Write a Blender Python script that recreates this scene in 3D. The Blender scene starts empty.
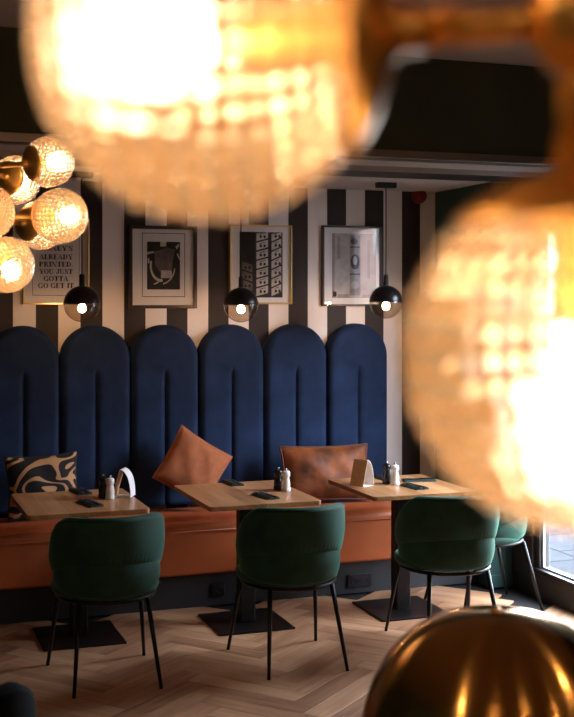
import bpy, bmesh, math, random
from mathutils import Vector, Matrix, Euler
random.seed(7)
R = math.radians
PI = math.pi
sc = bpy.context.scene
COL = sc.collection

# ------------------------------------------------------------------ camera
FPX, EYE, YH = 1195.83, 1.85, 300.0
YAW = math.atan(425 / FPX)
cam_d = bpy.data.cameras.new('camera')
cam_d.sensor_fit = 'HORIZONTAL'
cam_d.sensor_width = 24.0
cam_d.lens = 50.0
cam_d.shift_y = -(358.5 - YH) / 574.0
cam_d.clip_start = 0.05
cam_d.dof.use_dof = True
cam_d.dof.focus_distance = 6.6
cam_d.dof.aperture_fstop = 4.0
cam = bpy.data.objects.new('camera', cam_d)
cam.location = (0, 0, EYE)
cam.rotation_euler = (PI / 2, 0, -YAW)
COL.objects.link(cam)
sc.camera = cam

# ------------------------------------------------------------------ world / exposure
w = bpy.data.worlds.new('overcast_sky')
sc.world = w
w.use_nodes = True
bg = w.node_tree.nodes['Background']
bg.inputs['Color'].default_value = (0.80, 0.89, 1.0, 1)
bg.inputs['Strength'].default_value = 36.0
sc.view_settings.view_transform = 'Standard'
sc.view_settings.look = 'None'
sc.view_settings.gamma = 1.0
sc.view_settings.use_curve_mapping = False
sc.view_settings.exposure = 0.22
sc.cycles.max_bounces = 10
sc.cycles.transparent_max_bounces = 24
sc.cycles.transmission_bounces = 10
sc.cycles.sample_clamp_indirect = 20.0
sc.cycles.caustics_refractive = True
sc.cycles.use_denoising = True

# window openings in the right-hand wall (y range), used for sky portals and for the wall itself
WALL_X = 3.96
WIN_Z = (0.175, 2.5)
WINDOWS = [(5.55, 6.55)]
for (y0, y1) in WINDOWS:
    ld = bpy.data.lights.new('window_portal', 'AREA')
    ld.shape = 'RECTANGLE'
    ld.size = y1 - y0
    ld.size_y = WIN_Z[1] - WIN_Z[0]
    ld.cycles.is_portal = True
    lo = bpy.data.objects.new('window_portal', ld)
    lo.location = (WALL_X + 0.10, (y0 + y1) / 2, sum(WIN_Z) / 2)
    lo.rotation_euler = (PI / 2, 0, PI / 2)      # faces -x, into the room
    COL.objects.link(lo)

# ------------------------------------------------------------------ pixel -> place helpers
FW = Vector((math.sin(YAW), math.cos(YAW), 0))
RT = Vector((math.cos(YAW), -math.sin(YAW), 0))
UP = Vector((0, 0, 1))
CAMP = Vector((0, 0, EYE))
def ray(x, y): return FW + RT * ((x - 287) / FPX) + UP * ((YH - y) / FPX)
def on_z(x, y, z):
    d = ray(x, y); return CAMP + d * ((z - EYE) / d.z)
def on_y(x, y, Y):
    d = ray(x, y); return CAMP + d * (Y / d.y)
def at_depth(x, y, dep): return CAMP + ray(x, y) * dep
def project(p):
    q = Vector(p) - CAMP; dz = q.dot(FW)
    return (287 + FPX * q.dot(RT) / dz, YH - FPX * q.z / dz, dz)

# ------------------------------------------------------------------ materials
def nodes_of(m):
    m.use_nodes = True
    nt = m.node_tree
    return nt, nt.nodes, nt.links
MATS = {}
def mat(name, col, rough=0.5, metal=0.0, spec=0.5, sheen=0.0, sheen_tint=(1, 1, 1), noise=None, bump=None, coat=0.0, aniso=0.0):
    """principled material; noise=(scale, amount, stretch xyz) varies colour, bump=(scale, strength, dist)"""
    m = bpy.data.materials.new(name); nt, N, L = nodes_of(m)
    b = N['Principled BSDF']
    b.inputs['Base Color'].default_value = (*col, 1)
    b.inputs['Roughness'].default_value = rough
    b.inputs['Metallic'].default_value = metal
    b.inputs['Specular IOR Level'].default_value = spec
    b.inputs['Coat Weight'].default_value = coat
    b.inputs['Anisotropic'].default_value = aniso
    if sheen:
        b.inputs['Sheen Weight'].default_value = sheen
        b.inputs['Sheen Roughness'].default_value = 0.35
        b.inputs['Sheen Tint'].default_value = (*sheen_tint, 1)
    tc = None
    if noise or bump:
        tc = N.new('ShaderNodeTexCoord')
    if noise:
        s, amt, st = noise
        mp = N.new('ShaderNodeMapping'); mp.inputs['Scale'].default_value = st
        L.new(tc.outputs['Object'], mp.inputs['Vector'])
        nz = N.new('ShaderNodeTexNoise'); nz.inputs['Scale'].default_value = s; nz.inputs['Detail'].default_value = 4
        L.new(mp.outputs[0], nz.inputs['Vector'])
        rp = N.new('ShaderNodeValToRGB')
        rp.color_ramp.elements[0].position = 0.3; rp.color_ramp.elements[1].position = 0.7
        lo = [max(0, c * (1 - amt)) for c in col]; hi = [min(1, c * (1 + amt)) for c in col]
        rp.color_ramp.elements[0].color = (*lo, 1); rp.color_ramp.elements[1].color = (*hi, 1)
        L.new(nz.outputs['Fac'], rp.inputs['Fac']); L.new(rp.outputs[0], b.inputs['Base Color'])
    if bump:
        s, st, d = bump
        nz = N.new('ShaderNodeTexNoise'); nz.inputs['Scale'].default_value = s; nz.inputs['Detail'].default_value = 3
        L.new(tc.outputs['Object'], nz.inputs['Vector'])
        bp = N.new('ShaderNodeBump'); bp.inputs['Strength'].default_value = st; bp.inputs['Distance'].default_value = d
        L.new(nz.outputs['Fac'], bp.inputs['Height']); L.new(bp.outputs[0], b.inputs['Normal'])
    MATS[name] = m
    return m
def emit(name, col, strength):
    m = bpy.data.materials.new(name); nt, N, L = nodes_of(m)
    N.remove(N['Principled BSDF'])
    e = N.new('ShaderNodeEmission'); e.inputs['Color'].default_value = (*col, 1); e.inputs['Strength'].default_value = strength
    L.new(e.outputs[0], N['Material Output'].inputs['Surface'])
    MATS[name] = m
    return m
def clear_glass(name, tint=(1, 1, 1), ior=1.5, rough=0.0, extra=0.0):
    """thin pane: transparent + fresnel reflection"""
    m = bpy.data.materials.new(name); nt, N, L = nodes_of(m)
    N.remove(N['Principled BSDF'])
    t = N.new('ShaderNodeBsdfTransparent'); t.inputs['Color'].default_value = (*tint, 1)
    g = N.new('ShaderNodeBsdfGlossy'); g.inputs['Roughness'].default_value = rough
    lw = N.new('ShaderNodeLayerWeight'); lw.inputs['Blend'].default_value = 0.5      # schlick fresnel, same from both sides
    fr = N.new('ShaderNodeMath'); fr.operation = 'POWER'; fr.inputs[1].default_value = 5.0
    L.new(lw.outputs['Facing'], fr.inputs[0])
    ad = N.new('ShaderNodeMath'); ad.operation = 'MULTIPLY_ADD'; ad.inputs[1].default_value = 0.96; ad.inputs[2].default_value = ((ior - 1) / (ior + 1)) ** 2 + extra; ad.use_clamp = True
    mx = N.new('ShaderNodeMixShader')
    L.new(fr.outputs[0], ad.inputs[0]); L.new(ad.outputs[0], mx.inputs[0])
    L.new(t.outputs[0], mx.inputs[1]); L.new(g.outputs[0], mx.inputs[2])
    L.new(mx.outputs[0], N['Material Output'].inputs['Surface'])
    MATS[name] = m
    return m
def crystal(name):
    """pressed champagne glass: clear + refracting studs + sparkle + a little milkiness"""
    m = bpy.data.materials.new(name); nt, N, L = nodes_of(m)
    N.remove(N['Principled BSDF'])
    t = N.new('ShaderNodeBsdfTransparent'); t.inputs['Color'].default_value = (1.0, 0.94, 0.85, 1)
    r = N.new('ShaderNodeBsdfRefraction'); r.inputs['Color'].default_value = (1.0, 0.93, 0.82, 1)
    r.inputs['Roughness'].default_value = 0.05; r.inputs['IOR'].default_value = 1.42
    g = N.new('ShaderNodeBsdfGlossy'); g.inputs['Color'].default_value = (1.0, 0.92, 0.80, 1); g.inputs['Roughness'].default_value = 0.07
    tl = N.new('ShaderNodeBsdfTranslucent'); tl.inputs['Color'].default_value = (0.95, 0.76, 0.55, 1)
    def mix(a, b_, f):
        x = N.new('ShaderNodeMixShader'); x.inputs[0].default_value = f
        L.new(a.outputs[0], x.inputs[1]); L.new(b_.outputs[0], x.inputs[2]); return x
    a = mix(t, r, 0.28)
    b_ = mix(a, g, 0.42)
    c = mix(b_, tl, 0.08)
    # thick glass darkening in the grooves between studs, put into the colour
    gt = N.new('ShaderNodeBsdfTranslucent'); gt.inputs['Color'].default_value = (0.34, 0.17, 0.065, 1)
    gg = N.new('ShaderNodeBsdfGlossy'); gg.inputs['Color'].default_value = (0.55, 0.30, 0.12, 1); gg.inputs['Roughness'].default_value = 0.3
    gr = mix(gt, gg, 0.35); gr = mix(gr, t, 0.08)
    at = N.new('ShaderNodeAttribute'); at.attribute_name = 'stud'
    mr = N.new('ShaderNodeMapRange'); mr.inputs['From Min'].default_value = 0.10; mr.inputs['From Max'].default_value = 0.42
    L.new(at.outputs['Fac'], mr.inputs['Value'])
    fin = N.new('ShaderNodeMixShader'); L.new(mr.outputs[0], fin.inputs[0]); L.new(gr.outputs[0], fin.inputs[1]); L.new(c.outputs[0], fin.inputs[2])
    L.new(fin.outputs[0], N['Material Output'].inputs['Surface'])
    MATS[name] = m
    return m

mat('velvet_blue', (0.010, 0.022, 0.060), 0.85, spec=0.2, sheen=0.10, sheen_tint=(0.2, 0.42, 0.95), noise=(6, 0.35, (1, 1, 1)), bump=(60, 0.08, 0.004))
mat('velvet_green', (0.005, 0.042, 0.026), 0.8, sheen=0.3, sheen_tint=(0.25, 0.85, 0.55), noise=(7, 0.35, (1, 1, 1)), bump=(80, 0.08, 0.004))
mat('velvet_charcoal', (0.0022, 0.0018, 0.002), 0.9, spec=0.1, sheen=0.0, noise=(7, 0.3, (1, 1, 1)))
mat('leather', (0.42, 0.095, 0.024), 0.42, noise=(3, 0.15, (1, 1, 1)), bump=(45, 0.15, 0.004))
mat('terracotta', (0.34, 0.100, 0.034), 0.9, sheen=0.2, noise=(25, 0.15, (1, 1, 1)), bump=(150, 0.15, 0.002))
mat('copper_velvet', (0.16, 0.040, 0.009), 0.6, spec=0.3, sheen=0.30, sheen_tint=(1, 0.6, 0.35), noise=(8, 0.75, (1, 1, 1)), bump=(12, 0.2, 0.01))
mat('copper_piping', (0.09, 0.022, 0.008), 0.7)
mat('black_metal', (0.012, 0.011, 0.011), 0.42, 0.6)
mat('black_matt', (0.010, 0.009, 0.010), 0.7)
mat('plinth_black', (0.011, 0.011, 0.014), 0.6)
mat('socket_black', (0.008, 0.008, 0.009), 0.3)
mat('brass', (0.88, 0.50, 0.14), 0.38, 1.0)
mat('gold_frame', (0.75, 0.50, 0.20), 0.30, 1.0)
mat('dark_frame', (0.028, 0.018, 0.014), 0.4)
def spun_gold():
    m = mat('gold_mirror', (0.60, 0.34, 0.10), 0.21, 1.0, coat=0.35, aniso=0.9); nt, N, L = nodes_of(m); b = N['Principled BSDF']
    tg = N.new('ShaderNodeTangent'); tg.direction_type = 'RADIAL'; tg.axis = 'Z'
    L.new(tg.outputs[0], b.inputs['Tangent']); b.inputs['Anisotropic Rotation'].default_value = 0.25; b.inputs['Coat Roughness'].default_value = 0.03; b.inputs['Coat Tint'].default_value = (1, 0.8, 0.5, 1)
spun_gold()
mat('aluminium', (0.55, 0.48, 0.42), 0.42, 1.0)
mat('track_dark', (0.02, 0.018, 0.018), 0.5)
mat('white_strip', (0.46, 0.43, 0.40), 0.6)
mat('fascia_green', (0.070, 0.086, 0.050), 0.75, noise=(2, 0.1, (1, 1, 1)))
mat('pier_green', (0.018, 0.060, 0.056), 0.6, noise=(3, 0.1, (1, 1, 1)))
mat('ceiling_paint', (0.62, 0.58, 0.55), 0.9, noise=(2, 0.04, (1, 1, 1)))
mat('main_ceiling_paint', (0.42, 0.34, 0.29), 0.9, noise=(2, 0.05, (1, 1, 1)))
mat('wall_paint_dark', (0.16, 0.11, 0.08), 0.8, noise=(2, 0.1, (1, 1, 1)))
mat('window_frame', (0.016, 0.013, 0.013), 0.45)
mat('seal_grey', (0.50, 0.52, 0.58), 0.4)
mat('mat_white', (0.82, 0.78, 0.76), 0.8)
mat('paper_white', (0.80, 0.79, 0.82), 0.7)
mat('ink', (0.012, 0.010, 0.010), 0.8)
mat('print_dark', (0.020, 0.014, 0.012), 0.7, noise=(12, 0.6, (1, 1, 1)))
mat('print_mid', (0.16, 0.12, 0.10), 0.7, noise=(20, 0.4, (1, 1, 1)))
mat('print_light', (0.60, 0.52, 0.46), 0.7, noise=(20, 0.2, (1, 1, 1)))
mat('print_faded', (0.30, 0.25, 0.245), 0.7, noise=(14, 0.3, (1, 1, 1)))
mat('print_paler', (0.46, 0.41, 0.40), 0.7, noise=(14, 0.2, (1, 1, 1)))
mat('ceramic_white', (0.78, 0.75, 0.72), 0.25)
mat('mill_black', (0.010, 0.009, 0.009), 0.25)
mat('steel', (0.5, 0.5, 0.5), 0.25, 1.0)
mat('cutlery_dark', (0.035, 0.035, 0.036), 0.28, 0.8)
mat('napkin', (0.018, 0.040, 0.036), 0.9, noise=(40, 0.25, (1, 1, 1)))
mat('kraft', (0.58, 0.36, 0.20), 0.8, noise=(30, 0.12, (1, 1, 1)))
mat('alarm_red', (0.20, 0.012, 0.010), 0.4)
mat('pavement', (0.020, 0.021, 0.024), 1.0, spec=0.03, noise=(5, 0.18, (1, 1, 1)))
mat('facade_pink', (0.48, 0.32, 0.28), 0.9, noise=(1.5, 0.1, (1, 1, 1)))
mat('facade_window', (0.05, 0.06, 0.07), 0.1)
mat('facade_trim', (0.75, 0.72, 0.68), 0.7)
mat('leaf_green', (0.07, 0.14, 0.03), 0.6, noise=(3, 0.4, (1, 1, 1)))
mat('trunk', (0.10, 0.07, 0.05), 0.9)
mat('smoke_black', (0.012, 0.010, 0.010), 0.30, 0.3)
clear_glass('window_glass', (0.96, 0.98, 1.0))
clear_glass('picture_glass', (0.98, 0.98, 0.98), extra=0.0)
clear_glass('smoke_glass', (0.80, 0.72, 0.64), extra=0.05)
clear_glass('bulb_glass', (1.0, 0.9, 0.75), extra=0.02)
crystal('crystal_glass')
emit('bulb_glow', (1.0, 0.77, 0.50), 34.0)
emit('pendant_glow', (1.0, 0.62, 0.32), 240.0)
emit('shade_glow', (1.0, 0.60, 0.26), 15.0)

def wood_mat(name, dark, mid, light, rough, mode, gs=1.0):
    """grain runs along u.  mode 'object' = a tint per object, 'attr' = tint from a face attribute"""
    m = bpy.data.materials.new(name); nt, N, L = nodes_of(m); b = N['Principled BSDF']
    uv = N.new('ShaderNodeTexCoord')
    if mode == 'object':
        rn = N.new('ShaderNodeObjectInfo'); rout = rn.outputs['Random']
    else:
        rn = N.new('ShaderNodeAttribute'); rn.attribute_name = 'tint'; rout = rn.outputs['Fac']
    cb = N.new('ShaderNodeCombineXYZ'); ml = N.new('ShaderNodeMath'); ml.operation = 'MULTIPLY'; ml.inputs[1].default_value = 37.0
    L.new(rout, ml.inputs[0]); L.new(ml.outputs[0], cb.inputs[0]); L.new(ml.outputs[0], cb.inputs[1])
    va = N.new('ShaderNodeVectorMath'); va.operation = 'ADD'
    L.new(uv.outputs['UV'], va.inputs[0]); L.new(cb.outputs[0], va.inputs[1])
    mp = N.new('ShaderNodeMapping'); mp.inputs['Scale'].default_value = (2.2 * gs, 38 * gs, 1)
    L.new(va.outputs[0], mp.inputs['Vector'])
    nz = N.new('ShaderNodeTexNoise'); nz.inputs['Scale'].default_value = 1.0; nz.inputs['Detail'].default_value = 6; nz.inputs['Distortion'].default_value = 0.6
    L.new(mp.outputs[0], nz.inputs['Vector'])
    mp2 = N.new('ShaderNodeMapping'); mp2.inputs['Scale'].default_value = (3.0 * gs, 9 * gs, 1)
    L.new(va.outputs[0], mp2.inputs['Vector'])
    n2 = N.new('ShaderNodeTexNoise'); n2.inputs['Scale'].default_value = 1.0; n2.inputs['Detail'].default_value = 3
    L.new(mp2.outputs[0], n2.inputs['Vector'])
    s1 = N.new('ShaderNodeMath'); s1.operation = 'MULTIPLY_ADD'; s1.inputs[1].default_value = 0.45
    s2 = N.new('ShaderNodeMath'); s2.operation = 'MULTIPLY_ADD'; s2.inputs[1].default_value = 0.40
    s3 = N.new('ShaderNodeMath'); s3.operation = 'MULTIPLY_ADD'; s3.inputs[1].default_value = 0.28; s3.inputs[2].default_value = -0.06
    L.new(rout, s3.inputs[0]); L.new(n2.outputs['Fac'], s2.inputs[0]); L.new(s3.outputs[0], s2.inputs[2])
    L.new(nz.outputs['Fac'], s1.inputs[0]); L.new(s2.outputs[0], s1.inputs[2])
    rp = N.new('ShaderNodeValToRGB'); e = rp.color_ramp.elements
    e[0].position = 0.28; e[0].color = (*dark, 1); e[1].position = 0.72; e[1].color = (*light, 1)
    q = e.new(0.5); q.color = (*mid, 1)
    L.new(s1.outputs[0], rp.inputs['Fac']); L.new(rp.outputs[0], b.inputs['Base Color'])
    b.inputs['Roughness'].default_value = rough
    bp = N.new('ShaderNodeBump'); bp.inputs['Strength'].default_value = 0.15; bp.inputs['Distance'].default_value = 0.002
    L.new(nz.outputs['Fac'], bp.inputs['Height']); L.new(bp.outputs[0], b.inputs['Normal'])
    MATS[name] = m
FL = ((0.22, 0.095, 0.046), (0.42, 0.215, 0.112), (0.58, 0.335, 0.195))
wood_mat('floor_plank', *FL, 0.5, 'object')
wood_mat('floor_plank_far', *FL, 0.5, 'attr')
wood_mat('table_oak', (0.22, 0.092, 0.034), (0.40, 0.190, 0.078), (0.52, 0.285, 0.135), 0.33, 'attr', 0.8)

def stripe_mat():
    m = bpy.data.materials.new('striped_wallpaper'); nt, N, L = nodes_of(m); b = N['Principled BSDF']
    tc = N.new('ShaderNodeTexCoord'); sx = N.new('ShaderNodeSeparateXYZ'); L.new(tc.outputs['Object'], sx.inputs[0])
    a = N.new('ShaderNodeMath'); a.operation = 'SUBTRACT'; a.inputs[1].default_value = 0.885 - 20 * 0.2798
    d = N.new('ShaderNodeMath'); d.operation = 'DIVIDE'; d.inputs[1].default_value = 0.2798
    f = N.new('ShaderNodeMath'); f.operation = 'FRACT'
    g = N.new('ShaderNodeMath'); g.operation = 'LESS_THAN'; g.inputs[1].default_value = 0.5
    L.new(sx.outputs['X'], a.inputs[0]); L.new(a.outputs[0], d.inputs[0]); L.new(d.outputs[0], f.inputs[0]); L.new(f.outputs[0], g.inputs[0])
    mx = N.new('ShaderNodeMix'); mx.data_type = 'RGBA'
    mx.inputs['A'].default_value = (0.026, 0.017, 0.0155, 1); mx.inputs['B'].default_value = (0.76, 0.69, 0.66, 1)
    L.new(g.outputs[0], mx.inputs['Factor']); L.new(mx.outputs['Result'], b.inputs['Base Color'])
    b.inputs['Roughness'].default_value = 0.75
    MATS['stripes'] = m
stripe_mat()
def zebra_mat():
    m = bpy.data.materials.new('zebra_print'); nt, N, L = nodes_of(m); b = N['Principled BSDF']
    tc = N.new('ShaderNodeTexCoord')
    mp = N.new('ShaderNodeMapping'); mp.inputs['Scale'].default_value = (1.0, 1.0, 1.5); mp.inputs['Rotation'].default_value = (0, R(-28), 0)
    mp.inputs['Location'].default_value = (0.37, 0, 0.22)
    L.new(tc.outputs['Object'], mp.inputs['Vector'])
    nz = N.new('ShaderNodeTexNoise'); nz.inputs['Scale'].default_value = 3.4; nz.inputs['Detail'].default_value = 0.0; nz.inputs['Distortion'].default_value = 1.1
    L.new(mp.outputs[0], nz.inputs['Vector'])
    ml = N.new('ShaderNodeMath'); ml.operation = 'MULTIPLY'; ml.inputs[1].default_value = 34.0
    wv = N.new('ShaderNodeMath'); wv.operation = 'SINE'
    L.new(nz.outputs['Fac'], ml.inputs[0]); L.new(ml.outputs[0], wv.inputs[0])
    rp = N.new('ShaderNodeValToRGB'); rp.color_ramp.interpolation = 'CONSTANT'
    rp.color_ramp.elements[0].color = (0.008, 0.007, 0.009, 1)
    rp.color_ramp.elements[1].position = 0.48; rp.color_ramp.elements[1].color = (0.50, 0.27, 0.125, 1)
    L.new(wv.outputs[0], rp.inputs['Fac']); L.new(rp.outputs[0], b.inputs['Base Color'])
    b.inputs['Roughness'].default_value = 0.85
    MATS['zebra'] = m
zebra_mat()

# ------------------------------------------------------------------ mesh helpers
def link(o, parent=None):
    COL.objects.link(o)
    if parent: o.parent = parent
    return o
def obj(name, bm, m, parent=None, smooth=False, bevel=0.0, seg=2):
    me = bpy.data.meshes.new(name)
    bmesh.ops.recalc_face_normals(bm, faces=bm.faces)
    bm.to_mesh(me); bm.free()
    for x in (m if isinstance(m, (list, tuple)) else [m]): me.materials.append(MATS[x])
    if smooth:
        for p in me.polygons: p.use_smooth = True
    o = bpy.data.objects.new(name, me)
    if bevel:
        md = o.modifiers.new('bevel', 'BEVEL'); md.width = bevel; md.segments = seg; md.limit_method = 'ANGLE'
    return link(o, parent)
def tag(o, label, cat, group=None, kind=None):
    if label: o['label'] = label
    if cat: o['category'] = cat
    if group: o['group'] = group
    if kind: o['kind'] = kind
    return o
def struct(o, label=None, cat=None):
    o['kind'] = 'structure'
    if label: o['label'] = label
    if cat: o['category'] = cat
    return o
def empty(name, loc, rz=0.0):
    o = bpy.data.objects.new(name, None); o.location = loc; o.rotation_euler = (0, 0, rz); o.empty_display_size = 0.1
    return link(o)
def copy_tree(o, parent=None):
    c = o.copy(); COL.objects.link(c); c.parent = parent
    for ch in o.children: copy_tree(ch, c)
    return c
def add_box(bm, c, s, rot=None, mi=0):
    r = bmesh.ops.create_cube(bm, size=1.0)
    M = Matrix.Translation(Vector(c)) @ (rot.to_4x4() if rot else Matrix.Identity(4)) @ Matrix.Diagonal((*s, 1))
    bmesh.ops.transform(bm, matrix=M, verts=r['verts'])
    for f in {f for v in r['verts'] for f in v.link_faces}: f.material_index = mi
    return r['verts']
def box(name, lo, hi, m, parent=None, bevel=0.0, **k):
    bm = bmesh.new()
    add_box(bm, [(a + b) / 2 for a, b in zip(lo, hi)], [b - a for a, b in zip(lo, hi)])
    return obj(name, bm, m, parent, bevel=bevel, **k)
def lathe(bm, prof, n=24, M=None):
    """prof = [(r, z)]; r ~ 0 closes to a point"""
    rings = []
    for r, z in prof:
        if r < 1e-6: rings.append([bm.verts.new((0, 0, z))])
        else: rings.append([bm.verts.new((r * math.cos(2 * PI * i / n), r * math.sin(2 * PI * i / n), z)) for i in range(n)])
    for a, b in zip(rings, rings[1:]):
        for i in range(n):
            j = (i + 1) % n
            if len(a) == 1 and len(b) == 1: continue
            if len(a) == 1: bm.faces.new((a[0], b[i], b[j]))
            elif len(b) == 1: bm.faces.new((a[i], a[j], b[0]))
            else: bm.faces.new((a[i], a[j], b[j], b[i]))
    for ring in (rings[0], rings[-1]):
        pass
    if M is not None: bmesh.ops.transform(bm, matrix=M, verts=[v for r in rings for v in r])
    return rings
def tube(bm, pts, rad, n=10, caps=True, closed=False):
    pts = [Vector(p) for p in pts]
    rads = rad if isinstance(rad, (list, tuple)) else [rad] * len(pts)
    rings = []
    prev = None
    m = len(pts)
    for i, p in enumerate(pts):
        if closed: t = pts[(i + 1) % m] - pts[i - 1]
        else: t = (pts[min(i + 1, m - 1)] - pts[max(i - 1, 0)])
        t.normalize()
        if prev is None:
            a = t.cross(Vector((0, 0, 1)))
            if a.length < 0.05: a = t.cross(Vector((1, 0, 0)))
        else: a = prev - t * prev.dot(t)
        a.normalize(); prev = a; b = t.cross(a)
        rings.append([bm.verts.new(p + (a * math.cos(2 * PI * k / n) + b * math.sin(2 * PI * k / n)) * rads[i]) for k in range(n)])
    prs = list(zip(rings, rings[1:])) + ([(rings[-1], rings[0])] if closed else [])
    for a, b in prs:
        for k in range(n): bm.faces.new((a[k], a[(k + 1) % n], b[(k + 1) % n], b[k]))
    if caps and not closed:
        bm.faces.new(rings[0][::-1]); bm.faces.new(rings[-1])
def grid_faces(bm, V, nu, nv, wrap_u=False):
    for i in range(nu if wrap_u else nu - 1):
        for j in range(nv - 1):
            bm.faces.new((V[i][j], V[(i + 1) % nu][j], V[(i + 1) % nu][j + 1], V[i][j + 1]))
def aim(v):
    """rotation that takes +Z to v"""
    return Vector((0, 0, 1)).rotation_difference(Vector(v).normalized())
def sstep(a, b, x):
    t = max(0.0, min(1.0, (x - a) / (b - a))); return t * t * (3 - 2 * t)

# ================================================================== THE ROOM
X0, X1 = -2.2, WALL_X          # left and right walls
Y0, WALL_Y = -2.6, 7.58        # wall behind the camera, striped wall
ZC = 3.17                      # main ceiling
ZA = 2.607                     # alcove ceiling
PIER_X, PIER_Y = 3.80, 6.80

# ---- floor: screed slab, herringbone planks as pieces
floor = struct(box('floor', (X0, Y0, -0.12), (X1, WALL_Y, -0.0125), 'black_matt'), 'oak herringbone plank floor', 'floor')
PL, PW, GAP = 0.60, 0.12, 0.0012
def plank_bm(bm, M, uvl=None, off=(0, 0), tint=None, tl=None):
    l, w_, t = PL / 2 - GAP / 2, PW / 2 - GAP / 2, 0.012
    c = 0.0006
    lo = [(-l, -w_), (l, -w_), (l, w_), (-l, w_)]
    hi = [(-l + c, -w_ + c), (l - c, -w_ + c), (l - c, w_ - c), (-l + c, w_ - c)]
    vb = [bm.verts.new(M @ Vector((x, y, -t))) for x, y in lo]
    vm = [bm.verts.new(M @ Vector((x, y, -c))) for x, y in lo]
    vt = [bm.verts.new(M @ Vector((x, y, 0))) for x, y in hi]
    fs = [bm.faces.new(vt)]
    for a, b in ((vb, vm), (vm, vt)):
        for i in range(4): fs.append(bm.faces.new((a[i], a[(i + 1) % 4], b[(i + 1) % 4], b[i])))
    inv = M.inverted()
    for f in fs:
        for lp in f.loops:
            p = inv @ lp.vert.co
            lp[uvl].uv = (p.x + off[0], p.y + off[1])
            if tl: lp[tl] = (tint, tint, tint, 1)
bm = bmesh.new(); uvl = bm.loops.layers.uv.new('UVMap')
plank_bm(bm, Matrix.Identity(4), uvl)
pm = bpy.data.meshes.new('plank'); bm.to_mesh(pm); bm.free(); pm.materials.append(MATS['floor_plank'])
# herringbone lattice: in the pattern frame, plank k of column c; the pattern frame is turned 45 degrees to the wall
spots = []
rotp = Matrix.Rotation(R(-2.0), 4, 'Z') @ Matrix.Rotation(R(42.0), 4, 'Z')
org = Vector((2.0, 5.6, 0))
n_l = int(PL / PW + 0.5)
for a in range(-120, 120):
    for b in range(-16, 16):
        # L-shaped herringbone: horizontal plank at (a + b*2n?)...
        x = a * PW + b * 2 * PL * 0.5 + b * 0
        # horizontal plank with lower-left corner (x, y) and vertical plank at its right end
        cx = a * PW + b * PL; cy = a * PW - b * PL
        h = Vector((cx + PL / 2, cy + PW / 2, 0))
        v = Vector((cx + PL + PW / 2 - 0, cy + PW - PL / 2 + 0, 0)) - Vector((0, 0, 0))
        spots.append((h, 0.0)); spots.append((Vector((cx + PW / 2, cy + PW + PL / 2, 0)), PI / 2))
cand = []
for p, ang in spots:
    q = org + (rotp @ p)
    if X0 + 0.02 < q.x < X1 + 0.2 and Y0 < q.y < WALL_Y:
        if q.y > 6.99 or (q.x > PIER_X and q.y > PIER_Y): continue
        if q.x > X1 - 0.02: continue
        px = project(q)
        vis = px[2] > 0.5 and -45 < px[0] < 620 and px[1] < 760
        cand.append((0 if vis else 1, px[2], q, ang))
cand.sort(key=lambda c: (c[0], c[1]))
bm = bmesh.new(); uvl = bm.loops.layers.uv.new('UVMap'); tl = bm.loops.layers.float_color.new('tint')
rr = random.Random(3)
for i, (nv_, dz, q, ang) in enumerate(cand):
    M = Matrix.Translation(q) @ rotp.to_3x3().to_4x4() @ Matrix.Rotation(ang, 4, 'Z')
    if i < 300 and nv_ == 0:
        o = bpy.data.objects.new('plank', pm); o.matrix_world = M
        link(o, floor)
    else:
        plank_bm(bm, M, uvl, (rr.random() * 9, rr.random() * 9), rr.random(), tl)
far = obj('herringbone_planks', bm, 'floor_plank_far', floor); far['kind'] = 'stuff'

# ---- striped wall, alcove, beam, ceilings
struct(box('wall_back', (X0 - 0.2, WALL_Y, -0.12), (X1 + 0.2, WALL_Y + 0.2, ZC + 0.2), 'stripes'), 'striped wallpaper wall in pale pink and dark taupe behind the bench', 'wall')
struct(box('wall_left', (X0 - 0.2, Y0, -0.12), (X0, WALL_Y, ZC + 0.2), 'pier_green'), 'dark painted side wall', 'wall')
struct(box('wall_front', (X0 - 0.2, Y0 - 0.2, -0.12), (X1 + 0.2, Y0, ZC + 0.2), 'wall_paint_dark'), 'dark painted wall opposite the bench', 'wall')
pier = struct(box('wall_pier', (PIER_X, PIER_Y, 0), (X1, WALL_Y, ZA), 'pier_green'), 'dark teal painted pier at the end of the bench', 'wall')
bb = struct(box('baseboard_pier', (PIER_X - 0.006, PIER_Y - 0.014, 0), (X1, PIER_Y, 0.085), 'pier_green', bevel=0.004), 'teal skirting along the foot of the pier', 'baseboard')
struct(box('ceiling', (X0, Y0, ZC), (X1, 5.9, ZC + 0.15), 'main_ceiling_paint'), 'brownish main ceiling above the chandeliers', 'ceiling')
struct(box('ceiling_alcove', (X0, 6.56, ZA), (X1, WALL_Y, ZA + 0.1), 'ceiling_paint'), 'pale low ceiling over the bench', 'ceiling')
struct(box('trim_beam', (X0, 5.90, 2.617), (X1, 6.56, ZC + 0.15), 'fascia_green'), 'dark olive painted beam in front of the bench alcove', 'beam')
t = struct(box('trim_track', (X0, 6.25, 2.583), (X1, 6.56, 2.617), 'track_dark'), 'dark track rail under the beam', 'track')
box('track_profile', (X0, 5.888, 2.617), (X1, 5.90, 2.66), 'aluminium', t, bevel=0.003)
box('track_lip', (X0, 6.238, 2.583), (X1, 6.25, 2.6165), 'aluminium', t, bevel=0.002)
box('soffit_strip', (X0, 5.985, 2.612), (X1, 6.235, 2.617), 'white_strip', t)

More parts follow.
